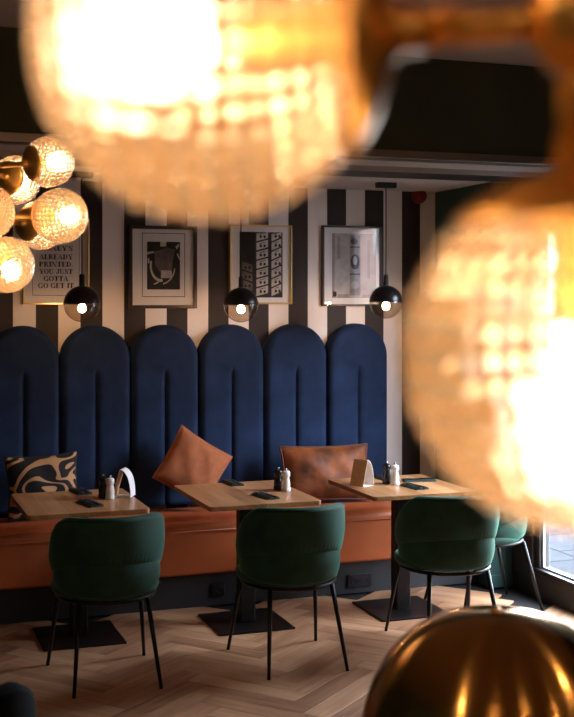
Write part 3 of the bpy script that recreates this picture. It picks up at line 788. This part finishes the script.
# ---- place settings
def setting(px, table, rz, who):
    p = on_z(px[0], px[1], TZ)
    e = empty('folded_napkin', (p.x, p.y, TZ), rz); tag(e, 'dark green folded napkin under cutlery, ' + who, 'napkin', 'napkins on the tables')
    bm = bmesh.new(); add_box(bm, (0, 0, 0.003), (0.085, 0.20, 0.006)); obj('lower_fold', bm, 'napkin', e, bevel=0.0025)
    bm = bmesh.new(); add_box(bm, (0.003, 0.002, 0.0088), (0.076, 0.19, 0.005)); obj('upper_fold', bm, 'napkin', e, bevel=0.002)
    rm = Matrix.Rotation(rz, 3, 'Z'); z = TZ + 0.0118
    k = rm @ Vector((0.018, 0, 0)); kn = empty('table_knife', (p.x + k.x, p.y + k.y, z), rz); tag(kn, 'dark table knife on the napkin, ' + who, 'knife', 'knives on the tables')
    bm = bmesh.new(); add_box(bm, (0, -0.055, 0.0025), (0.012, 0.10, 0.005)); obj('handle', bm, 'cutlery_dark', kn, bevel=0.002)
    bm = bmesh.new()
    pr = [(-0.007, -0.005), (0.007, -0.005), (0.009, 0.05), (0.007, 0.095), (0.0, 0.11), (-0.006, 0.105), (-0.007, 0.05)]
    lo = [bm.verts.new((x, y, 0.0008)) for x, y in pr]; hi = [bm.verts.new((x, y, 0.0024)) for x, y in pr]
    bm.faces.new(lo[::-1]); bm.faces.new(hi)
    for i in range(len(pr)): bm.faces.new((lo[i], lo[(i + 1) % 7], hi[(i + 1) % 7], hi[i]))
    obj('blade', bm, 'steel', kn)
    k = rm @ Vector((-0.018, 0, 0)); fk = empty('table_fork', (p.x + k.x, p.y + k.y, z), rz); tag(fk, 'dark table fork on the napkin, ' + who, 'fork', 'forks on the tables')
    bm = bmesh.new(); add_box(bm, (0, -0.04, 0.0022), (0.009, 0.13, 0.0044)); obj('handle', bm, 'cutlery_dark', fk, bevel=0.0018)
    bm = bmesh.new(); add_box(bm, (0, 0.037, 0.0025), (0.022, 0.024, 0.003))
    obj('fork_head', bm, 'cutlery_dark', fk, bevel=0.001)
    for q in (-1.5, -0.5, 0.5, 1.5):
        bm = bmesh.new(); add_box(bm, (q * 0.006, 0.07, 0.003), (0.003, 0.045, 0.0026)); obj('tine', bm, 'cutlery_dark', fk)
setting((80, 492.3), 0, R(8), 'bench side of the table by the zebra cushion')
setting((89.5, 504.5), 0, R(12), 'chair side of the table by the zebra cushion')
setting((232, 483.8), 1, R(3), 'bench side of the table by the terracotta cushion')
setting((265, 497), 1, R(10), 'chair side of the table by the terracotta cushion')
setting((383, 478.5), 2, R(4), 'bench side of the table beside the pier')
setting((414, 487.5), 2, R(6), 'chair side of the table beside the pier')
setting((419, 481), 2, R(80), 'window side of the table beside the pier')

# ---- menu stands: kraft card front, white card loop behind
def menu(px, rz, label, hgt=0.155, dp=0.10, wd=0.10):
    p = on_z(px[0], px[1], TZ); e = empty('menu_stand', (p.x, p.y, TZ), rz); tag(e, label, 'menu', 'menu stands on the tables')
    t_ = 0.0025
    def sheet(name, path, m, w2):
        bm = bmesh.new(); n = len(path); vs = []
        for i, (y, z) in enumerate(path):
            a_, b_ = path[max(i - 1, 0)], path[min(i + 1, n - 1)]; dy, dz = b_[0] - a_[0], b_[1] - a_[1]; l = math.hypot(dy, dz); ny, nz = -dz / l * t_, dy / l * t_
            vs.append([bm.verts.new((-w2, y, z)), bm.verts.new((w2, y, z)), bm.verts.new((w2, y + ny, z + nz)), bm.verts.new((-w2, y + ny, z + nz))])
        for u, v in zip(vs, vs[1:]):
            for k in range(4): bm.faces.new((u[k], u[(k + 1) % 4], v[(k + 1) % 4], v[k]))
        bm.faces.new(vs[0][::-1]); bm.faces.new(vs[-1]); return obj(name, bm, m, e)
    fr = [(-dp / 2 + dp * 0.42 * (s / 8) ** 1.0, 0.003 + (hgt - 0.003) * s / 8) for s in range(9)]
    sheet('front_card', [(y - 0.003, z) for y, z in fr], 'kraft', wd / 2)
    bk = [(-dp / 2 + dp * 0.42 + (dp * 0.58) * math.sin(s / 8 * PI / 2) ** 1.1, 0.003 + (hgt - 0.003) * math.cos(s / 8 * PI / 2) ** 0.8 if s < 8 else 0.003) for s in range(9)]
    sheet('back_card', bk, 'paper_white', wd / 2 * 0.98)
    sheet('base_card', [(-dp / 2 + 0.004, 0.0005), (dp / 2 - 0.004, 0.0005)], 'paper_white', wd / 2 * 0.98)
    # printed border and lines on the kraft front
    bm = bmesh.new()
    sl = (dp * 0.42) / (hgt - 0.003)
    def q4(x0, s0, x1, s1):
        vs = []
        for x, s in ((x0, s0), (x1, s0), (x1, s1), (x0, s1)):
            z = 0.003 + (hgt - 0.003) * s; vs.append(bm.verts.new((x, -dp / 2 + sl * (z - 0.003) - 0.003 - 0.0004 - t_ * 0.2, z)))
        bm.faces.new(vs)
    w2 = wd / 2 - 0.001
    q4(-w2, 0.0, -w2 + 0.005, 1); q4(w2 - 0.005, 0, w2, 1); q4(-w2, 0, w2, .03); q4(-w2, .97, w2, 1)
    for (u0, s0, u1, s1) in ((-.5, .80, .5, .84), (-.4, .73, .4, .76), (-.3, .18, .3, .21), (-.45, .11, .45, .14)): q4(u0 * w2 * 1.4, s0, u1 * w2 * 1.4, s1)
    obj('printing', bm, 'ink', e)
menu((124, 496.5), R(242), 'open-ended folded card menu stand on the table by the zebra cushion')
menu((362, 485.5), R(-60), 'upright kraft menu card with a white back on the table beside the pier')

# ================================================================== CUSHIONS
def pillow_bm(w_, h_, T, nu=28, nv=24, pinch=0.09, flange=0.0):
    bm = bmesh.new(); F = []; B = []
    for i in range(nu):
        u = -1 + 2 * i / (nu - 1); f, b = [], []
        for j in range(nv):
            v = -1 + 2 * j / (nv - 1)
            x = w_ / 2 * u * (1 - pinch * (1 - v * v)); z = h_ / 2 * v * (1 - pinch * (1 - u * u))
            uu, vv = min(1, abs(u) * (1 + flange)), min(1, abs(v) * (1 + flange))
            t_ = T / 2 * ((1 - uu ** 2.6) * (1 - vv ** 2.6)) ** 0.55
            wr_ = 0.006 * math.sin(u * 7 + v * 4) * (1 - u * u) * (1 - v * v)
            f.append(bm.verts.new((x, -t_ - 0.004 + wr_, z))); b.append(bm.verts.new((x, t_ + 0.004 + wr_, z)))
        F.append(f); B.append(b)
    grid_faces(bm, F, nu, nv); grid_faces(bm, B, nu, nv)
    for i in range(nu - 1):
        for j in (0, nv - 1): bm.faces.new((F[i][j], F[i + 1][j], B[i + 1][j], B[i][j]))
    for j in range(nv - 1):
        for i in (0, nu - 1): bm.faces.new((F[i][j], F[i][j + 1], B[i][j + 1], B[i][j]))
    return bm
def pillow_edge(w_, h_, pinch, r=0.006):
    pts = []
    n = 16
    for k in range(n): u = -1 + 2 * k / n; pts.append((w_ / 2 * u, 0, -h_ / 2 * (1 - pinch * (1 - u * u))))
    for k in range(n): v = -1 + 2 * k / n; pts.append((w_ / 2 * (1 - pinch * (1 - v * v)), 0, h_ / 2 * v))
    for k in range(n): u = 1 - 2 * k / n; pts.append((w_ / 2 * u, 0, h_ / 2 * (1 - pinch * (1 - u * u))))
    for k in range(n): v = 1 - 2 * k / n; pts.append((-w_ / 2 * (1 - pinch * (1 - v * v)), 0, h_ / 2 * v))
    bm = bmesh.new(); tube(bm, pts, r, 8, closed=True); return bm
def cushion(px, Y, w_, h_, T, m, em, label, roll=0.0, lean=14, yaw=0.0, pinch=0.09, flange=0.0, er=0.006):
    p = on_y(px[0], px[1], Y)
    e = empty('cushion', p); e.rotation_euler = Euler((R(-lean), 0, R(yaw))); tag(e, label, 'cushion', 'cushions on the bench')
    def r_(o): o.rotation_euler = (0, R(roll), 0); return o
    r_(obj('cushion_cover', pillow_bm(w_, h_, T, pinch=pinch, flange=flange), m, e, smooth=True))
    r_(obj('seam_edge', pillow_edge(w_, h_, pinch, er), em, e, smooth=True))
    return e
cushion((43, 485.5), 7.26, 0.44, 0.375, 0.13, 'zebra', 'black_matt', 'black cushion with swirling tan zebra stripes leaning on the blue panels', roll=-1.5, lean=12, yaw=4)
cushion((193, 467), 7.27, 0.385, 0.38, 0.14, 'terracotta', 'terracotta', 'plain terracotta cushion propped on one corner against the blue panels', roll=34, lean=14, yaw=3, pinch=0.06)
cushion((325.5, 473), 7.25, 0.60, 0.36, 0.16, 'copper_velvet', 'copper_piping', 'copper velvet cushion with a dark piped border', roll=0.5, lean=13, yaw=-3, pinch=0.07, flange=0.06, er=0.008)

# ================================================================== CHAIRS
def chair_parts(vel):
    parts = []
    # --- backrest: padded curved shell
    def shell(zb, zt, rb, rt, thick, span, nphi, pleat):
        bm = bmesh.new(); V = []
        for i in range(nphi):
            ph = -span + 2 * span * i / (nphi - 1); ap = abs(ph) / span
            z0, z1 = zb(ph), zt(ph); sec = []
            hgt = z1 - z0
            endf = math.sqrt(max(0.02, 1 - max(0, (ap - 0.9) / 0.1) ** 2))
            th = thick * (0.45 + 0.55 * endf)
            no = 14
            for k in range(no + 1):
                s = k / no; z = z0 + hgt * s * 0.97
                r = rb + (rt - rb) * ((z - 0.42) / 0.43) + 0.012 * math.sin(PI * s)
                if s < 0.12: r -= 0.016 * (1 - s / 0.12) ** 2
                if pleat and s < 0.32:
                    wgt = sstep(R(44), R(30), abs(ph - R(8))) * sstep(0.32, 0.10, s)
                    r -= 0.005 * wgt * (0.5 + 0.5 * math.cos(ph * 105))
                sec.append((r, z))
            rtop = rb + (rt - rb) * ((z1 - 0.42) / 0.43)
            for k in range(1, 7):
                a = k * PI / 7; sec.append((rtop - th / 2 + th / 2 * math.cos(a), z1 - 0.03 * min(1, hgt / 0.2) + 0.03 * min(1, hgt / 0.2) * math.sin(a)))
            for k in range(8):
                s = 1 - k / 7; z = z0 + hgt * s * 0.93
                r = rb + (rt - rb) * ((z - 0.42) / 0.43) - th; sec.append((r, z))
            V.append([bm.verts.new((r * math.sin(ph), -r * math.cos(ph) * 0.98 + 0.0, z)) for r, z in sec])
        n = len(V[0])
        for i in range(nphi - 1):
            for k in range(n): bm.faces.new((V[i][k], V[i][(k + 1) % n], V[i + 1][(k + 1) % n], V[i + 1][k]))
        bm.faces.new(V[0][::-1]); bm.faces.new(V[-1]); return bm
    def ztop(ph):
        a = abs(ph) / R(104)
        return 0.824 - 0.16 * sstep(0.50, 1.05, a) - 0.012 * a * a
    def zcrease(ph):
        a = abs(ph) / R(104); return 0.585 - 0.075 * a * a
    def zlow(ph): return 0.432
    parts.append(('backrest', shell(zcrease, ztop, 0.252, 0.290, 0.055, R(104), 97, True), vel, True))
    parts.append(('seat_shell', shell(zlow, lambda p: zcrease(p) + 0.035, 0.243, 0.281, 0.045, R(104), 61, False), vel, True))
    # --- seat cushion, rounded towards the front
    bm = bmesh.new(); rings = []
    prof = [(0.0, 0.488), (0.5, 0.488), (0.8, 0.484), (0.92, 0.476), (0.98, 0.462), (1.0, 0.445), (0.985, 0.430), (0.94, 0.421), (0.6, 0.420), (0.0, 0.420)]
    n = 40
    for s, z in prof:
        if s == 0: rings.append([bm.verts.new((0, 0.02, z))]); continue
        rg = []
        for k in range(n):
            a = 2 * PI * k / n; c_, s_ = math.cos(a), math.sin(a); ex = 2.6 if s_ > 0 else 2.0
            q = (abs(c_) ** ex + abs(s_) ** ex) ** (-1 / ex)
            rg.append(bm.verts.new((0.262 * s * c_ * q, 0.02 + (0.268 if s_ > 0 else 0.232) * s * s_ * q, z)))
        rings.append(rg)
    for a, b in zip(rings, rings[1:]):
        for k in range(n):
            j = (k + 1) % n
            if len(a) == 1: bm.faces.new((a[0], b[k], b[j]))
            elif len(b) == 1: bm.faces.new((a[k], b[0], a[j]))
            else: bm.faces.new((a[k], a[j], b[j], b[k]))
    parts.append(('seat', bm, vel, True))
    bm = bmesh.new(); pts = []
    for k in range(40):
        a = 2 * PI * k / 40; c_, s_ = math.cos(a), math.sin(a); ex = 2.5 if s_ > 0 else 2.0
        q = (abs(c_) ** ex + abs(s_) ** ex) ** (-1 / ex); pts.append((0.236 * c_ * q, 0.01 + (0.25 if s_ > 0 else 0.236) * s_ * q, 0.412))
    tube(bm, pts, 0.0105, 8, closed=True); parts.append(('seat_frame', bm, 'black_metal', True))
    for sx in (-1, 1):
        for (tx, ty, fx, fy) in ((0.165, -0.175, 0.207, -0.280), (0.205, 0.170, 0.248, 0.270)):
            bm = bmesh.new(); tube(bm, [(sx * tx, ty, 0.412), (sx * (tx + fx) / 2, (ty + fy) / 2, 0.21), (sx * fx, fy, 0.006)], [0.0125, 0.011, 0.0085], 10)
            lathe(bm, [(0, 0), (0.009, 0), (0.0095, 0.007), (0.0, 0.007)], 10, Matrix.Translation((sx * fx, fy, 0))); parts.append(('leg', bm, 'black_metal', True))
    return parts
def chair_from(parts):
    e = empty('dining_chair', (0, 0, 0))
    for name, bm, m, sm in parts: obj(name, bm, m, e, smooth=sm)
    return e
chair = chair_from(chair_parts('velvet_green'))
CH = [((1.135, 5.845), 0, 'green velvet chair pushed up to the table by the zebra cushion'),
      ((2.075, 5.800), 0, 'green velvet chair at the table in front of the terracotta cushion'),
      ((2.985, 5.825), R(-5), 'green velvet chair with its back to the room at the table beside the pier'),
      ((3.535, 6.405), R(90), 'green velvet chair standing against the window wall at the end of the pier table')]
for k, ((x, y), rz, lb) in enumerate(CH):
    c = chair if k == 0 else copy_tree(chair)
    c.location = (x, y, 0); c.rotation_euler = (0, 0, rz); tag(c, lb, 'chair', 'green velvet dining chairs')
dark_chair = chair_from(chair_parts('velvet_charcoal'))
p = on_z(-60, 699, 0.824)
dark_chair.location = (p.x, p.y + 0.27, 0); dark_chair.rotation_euler = (0, 0, R(-8))
tag(dark_chair, 'near-black round-backed chair standing apart from the tables along the bench', 'chair')

# ================================================================== PENDANTS
def pendant(px, label):
    p = on_y(px[0], px[1], 7.05); r = 0.108
    e = empty('pendant_lamp', (p.x, p.y, p.z)); tag(e, label, 'lamp', 'globe pendants over the bench')
    out = [(0.012, r * 0.995)] + [(r * math.sin(a), r * math.cos(a)) for a in [R(8 + 82 * k / 14) for k in range(15)]]
    inn = [((r - 0.003) * math.sin(a), (r - 0.003) * math.cos(a)) for a in [R(90 - 80 * k / 14) for k in range(15)]]
    bm = bmesh.new(); lathe(bm, out + inn, 40); obj('metal_dome', bm, 'smoke_black', e, smooth=True)
    bm = bmesh.new(); lathe(bm, [(r * 0.992 * math.sin(a), r * 0.992 * math.cos(a)) for a in [R(90 + 90 * k / 14) for k in range(14)]] + [(0, -r * 0.992)], 40); obj('glass_bowl', bm, 'smoke_glass', e, smooth=True)
    bm = bmesh.new(); tube(bm, [(r * math.cos(t_), r * math.sin(t_), 0) for t_ in [2 * PI * k / 40 for k in range(40)]], 0.0025, 6, closed=True); obj('rim', bm, 'steel', e, smooth=True)
    bm = bmesh.new(); lathe(bm, [(0, 0.178), (0.008, 0.178), (0.015, 0.170), (0.016, 0.112), (0.02, 0.104), (0, 0.104)], 20); obj('socket_cap', bm, 'black_matt', e, smooth=True)
    bm = bmesh.new(); lathe(bm, [(0, 0.09), (0.016, 0.09), (0.016, 0.004), (0, 0.004)], 16); obj('lamp_holder', bm, 'black_matt', e, smooth=True)
    bm = bmesh.new(); lathe(bm, [(0, 0.006), (0.010, 0.004), (0.020, -0.012), (0.0235, -0.026), (0.020, -0.041), (0.011, -0.049), (0, -0.051)], 20); obj('bulb', bm, 'pendant_glow', e, smooth=True)
    zt = ZA - p.z
    bm = bmesh.new(); tube(bm, [(0, 0, 0.176), (0, 0, zt - 0.03)], 0.0042, 8); obj('cord', bm, 'black_matt', e)
    bm = bmesh.new(); add_box(bm, (0, 0, zt - 0.0175), (0.135, 0.05, 0.035)); obj('ceiling_canopy', bm, 'black_matt', e, bevel=0.006)
pendant((82, 304), 'black and smoked glass globe pendant hanging before the lettered poster')
pendant((241, 305), 'black and smoked glass globe pendant hanging before the stacked bundles picture')
pendant((386, 302), 'black and smoked glass globe pendant hanging beside the banknote picture, nearest the pier')

# ================================================================== CRYSTAL CHANDELIERS
GR = 0.090
def globe_mesh():
    """pressed glass ball: rows of domed studs between the cap and the far pole"""
    bm = bmesh.new(); nc, a0, a1, nr, sub = 36, R(7), R(147), 14, 4
    S = lambda a, t_, r: Vector((r * math.sin(a) * math.cos(t_), r * math.sin(a) * math.sin(t_), r * math.cos(a)))
    da, dt = (a1 - a0) / nr, 2 * PI / nc
    V = []; q = random.Random(11); sl = bm.verts.layers.float_color.new('stud')
    var = [[(0.60 + 0.8 * q.random(), q.uniform(-.9, .9), q.uniform(-.9, .9)) for j in range(nc)] for i in range(nr + 1)]
    for i in range(nr * sub + 1):
        row = []
        for j in range(nc * sub):
            u, v = (i % sub) / sub * 2 - 1, (j % sub) / sub * 2 - 1
            k0, k1, k2 = var[i // sub][j // sub]; hgt = (1 - u * u) * (1 - v * v) * (k0 + 0.45 * k1 * u + 0.45 * k2 * v); a = a0 + da * i / sub
            row.append(bm.verts.new(S(a, dt * j / sub, GR * (0.970 + 0.030 * hgt * min(1, math.sin(a) * 1.4)))))
            g_ = (1 - u * u) * (1 - v * v); row[-1][sl] = (g_, g_, g_, 1)
        V.append(row)
    m_ = nc * sub
    for i in range(nr * sub):
        for j in range(m_): bm.faces.new((V[i][j], V[i + 1][j], V[i + 1][(j + 1) % m_], V[i][(j + 1) % m_]))
    pole = bm.verts.new(S(0, 0, GR * 0.985))
    for j in range(m_): bm.faces.new((V[0][j], V[0][(j + 1) % m_], pole))
    return bm
def cap_bm():
    bm = bmesh.new(); r0 = GR * 1.03
    prof = [(r0 * math.sin(R(a)), r0 * math.cos(R(a))) for a in (138, 146, 154, 162, 169)]
    prof += [(0.012, -GR * 1.06), (0.011, -GR * 1.20), (0.0, -GR * 1.20)]
    inner = [(r0 * 0.985 * math.sin(R(a)), r0 * 0.985 * math.cos(R(a))) for a in (165, 155, 146, 138)]
    lathe(bm, inner + prof, 32); return bm
def bulb_bm():
    bm = bmesh.new(); c, r = 0.030, 0.025
    lathe(bm, [(0, c + r)] + [(r * math.sin(R(a)), c + r * math.cos(R(a))) for a in range(15, 150, 15)] + [(0.011, c - r - 0.006), (0, c - r - 0.006)], 20); return bm
def holder_bm():
    bm = bmesh.new(); lathe(bm, [(0, -0.015), (0.014, -0.015), (0.014, -0.055), (0.02, -0.060), (0.02, -0.088), (0, -0.088)], 18); return bm
def mk(bm, name, m, smooth):
    me = bpy.data.meshes.new(name); bmesh.ops.recalc_face_normals(bm, faces=bm.faces); bm.to_mesh(me); bm.free(); me.materials.append(MATS[m])
    if smooth:
        for p_ in me.polygons: p_.use_smooth = True
    return me
GM = mk(globe_mesh(), 'glass_globe', 'crystal_glass', True); CM = mk(cap_bm(), 'globe_cap', 'brass', True); BM_ = mk(bulb_bm(), 'bulb', 'bulb_glow', True); HM = mk(holder_bm(), 'lamp_holder', 'brass', True)
def chandelier(hub, nodes, globes, label, stem_top):
    """hub: position; nodes: z offsets of arm joints; globes: (world position, node index)"""
    e = empty('crystal_chandelier', hub); tag(e, label, 'chandelier', 'crystal globe chandeliers'); hub = Vector(hub)
    bm = bmesh.new(); tube(bm, [(0, 0, min(nodes) - 0.02), (0, 0, stem_top - hub.z - 0.03)], 0.009, 14); obj('stem', bm, 'brass', e, smooth=True)
    bm = bmesh.new(); lathe(bm, [(0, stem_top - hub.z), (0.06, stem_top - hub.z), (0.06, stem_top - hub.z - 0.02), (0.02, stem_top - hub.z - 0.035), (0, stem_top - hub.z - 0.035)], 28); obj('ceiling_rose', bm, 'brass', e, smooth=False)
    for nz in nodes:
        bm = bmesh.new(); lathe(bm, [(0, 0.026), (0.014, 0.024), (0.022, 0.012), (0.024, 0), (0.022, -0.012), (0.014, -0.024), (0, -0.026)], 20, Matrix.Translation((0, 0, nz))); obj('hub', bm, 'brass', e, smooth=True)
    for (pos, ni) in globes:
        pos = Vector(pos) - hub; root = Vector((0, 0, nodes[ni])); d = (pos - root).normalized(); q = aim(d)
        bm = bmesh.new(); tube(bm, [root, pos - d * GR * 1.12], 0.0092, 12); arm = obj('arm', bm, 'brass', e, smooth=True)
        for me, nm in ((GM, 'glass_globe'), (CM, 'globe_cap'), (HM, 'lamp_holder'), (BM_, 'bulb')):
            o = bpy.data.objects.new(nm, me); o.location = pos; o.rotation_mode = 'QUATERNION'; o.rotation_quaternion = q; link(o, e)
D1 = GR * FPX / 181
hub1 = at_depth(575, 20, D1 * 0.99)
chandelier(hub1, [0.0], [(at_depth(208, 42, D1), 0), (at_depth(581, 354, D1), 0), (at_depth(455, -196, D1 * 1.06), 0)],
           'crystal globe chandelier hanging near the gold dome floor lamp, far from the bench', ZC)
hub2 = at_depth(-32, 190, 4.0)
def zoff(y): return (190 - y) / FPX * 4.0
chandelier(hub2, [zoff(168), zoff(217)], [(at_depth(49, 162, 4.2), 0), (at_depth(60.5, 216, 3.85), 1), (at_depth(6.5, 265, 3.80), 1), (at_depth(-14, 212, 3.72), 1), (at_depth(41, 225, 4.30), 1), (at_depth(16, 180, 4.36), 0)],
           'crystal globe chandelier with six globes hanging towards the lettered poster', ZC)

# ---- added downlights, out of view: warm fill to brighten the back of the room
emit('fill_downlight_glow', (1.0, 0.66, 0.38), 420.0)
for (x, y, wh) in ((-1.2, -1.6, 'by the left rear corner'), (0.9, -1.6, 'by the middle of the rear wall'), (2.9, -1.6, 'by the right rear corner'), (-1.2, 0.9, 'by the left wall'), (2.9, 0.9, 'by the street wall')):
    e = empty('added_fill_downlight', (x, y, ZC)); tag(e, 'added round brass fill light in the unseen ceiling ' + wh, 'downlight', 'added fill lights in the main ceiling')
    bm = bmesh.new(); lathe(bm, [(0.075, 0), (0.075, -0.006), (0.055, -0.008), (0.052, 0)], 28); obj('trim_ring', bm, 'brass', e, smooth=True)
    bm = bmesh.new(); lathe(bm, [(0, -0.003), (0.052, -0.003), (0.052, -0.001), (0, -0.001)], 28); obj('lens', bm, 'fill_downlight_glow', e)

# ================================================================== GOLD DOME FLOOR LAMP
DL = 2.2
top = at_depth(497, 611, DL)
e = empty('floor_lamp', (top.x, top.y, 0)); tag(e, 'floor lamp with a big mirrored bronze-gold dome shade', 'lamp')
rd = 0.257; zt = top.z; hh = 0.30
prof = []
for k in range(0, 29):
    a = R(90 * k / 28); s, c = math.sin(a), math.cos(a); ex = 2.35
    prof.append((rd * s ** (2 / ex), zt - hh + hh * c ** (2 / ex) if c > 1e-6 else zt - hh))
prof[0] = (0, zt)
inn = [(max(0, r - 0.004), z - 0.004) for r, z in prof[::-1]]
inn[0] = (prof[-1][0] - 0.004, zt - hh)
bm = bmesh.new(); lathe(bm, prof + inn, 72); obj('dome_shade', bm, 'gold_mirror', e, smooth=True)
bm = bmesh.new(); lathe(bm, [(0, zt - 0.002), (0.011, zt - 0.002), (0.011, zt + 0.002), (0.007, zt + 0.005), (0, zt + 0.006)], 20); obj('finial', bm, 'brass', e, smooth=True)
bm = bmesh.new(); tube(bm, [(0, 0, 0.02), (0, 0, zt - 0.16)], 0.011, 14); obj('pole', bm, 'brass', e, smooth=True)
bm = bmesh.new(); lathe(bm, [(0, 0), (0.15, 0), (0.15, 0.012), (0.14, 0.02), (0.02, 0.026), (0, 0.026)], 48); obj('base', bm, 'brass', e, smooth=False)
bm = bmesh.new(); lathe(bm, [(0, zt - 0.09)] + [(0.035 * math.sin(R(a)), zt - 0.125 + 0.035 * math.cos(R(a))) for a in range(20, 180, 20)] + [(0, zt - 0.16)], 18); obj('bulb', bm, 'shade_glow', e, smooth=True)
bm = bmesh.new(); tube(bm, [(-0.10, 0, zt - 0.20), (0.10, 0, zt - 0.20)], 0.004, 8); tube(bm, [(0, -0.10, zt - 0.20), (0, 0.10, zt - 0.20)], 0.004, 8); obj('shade_spider', bm, 'brass', e)
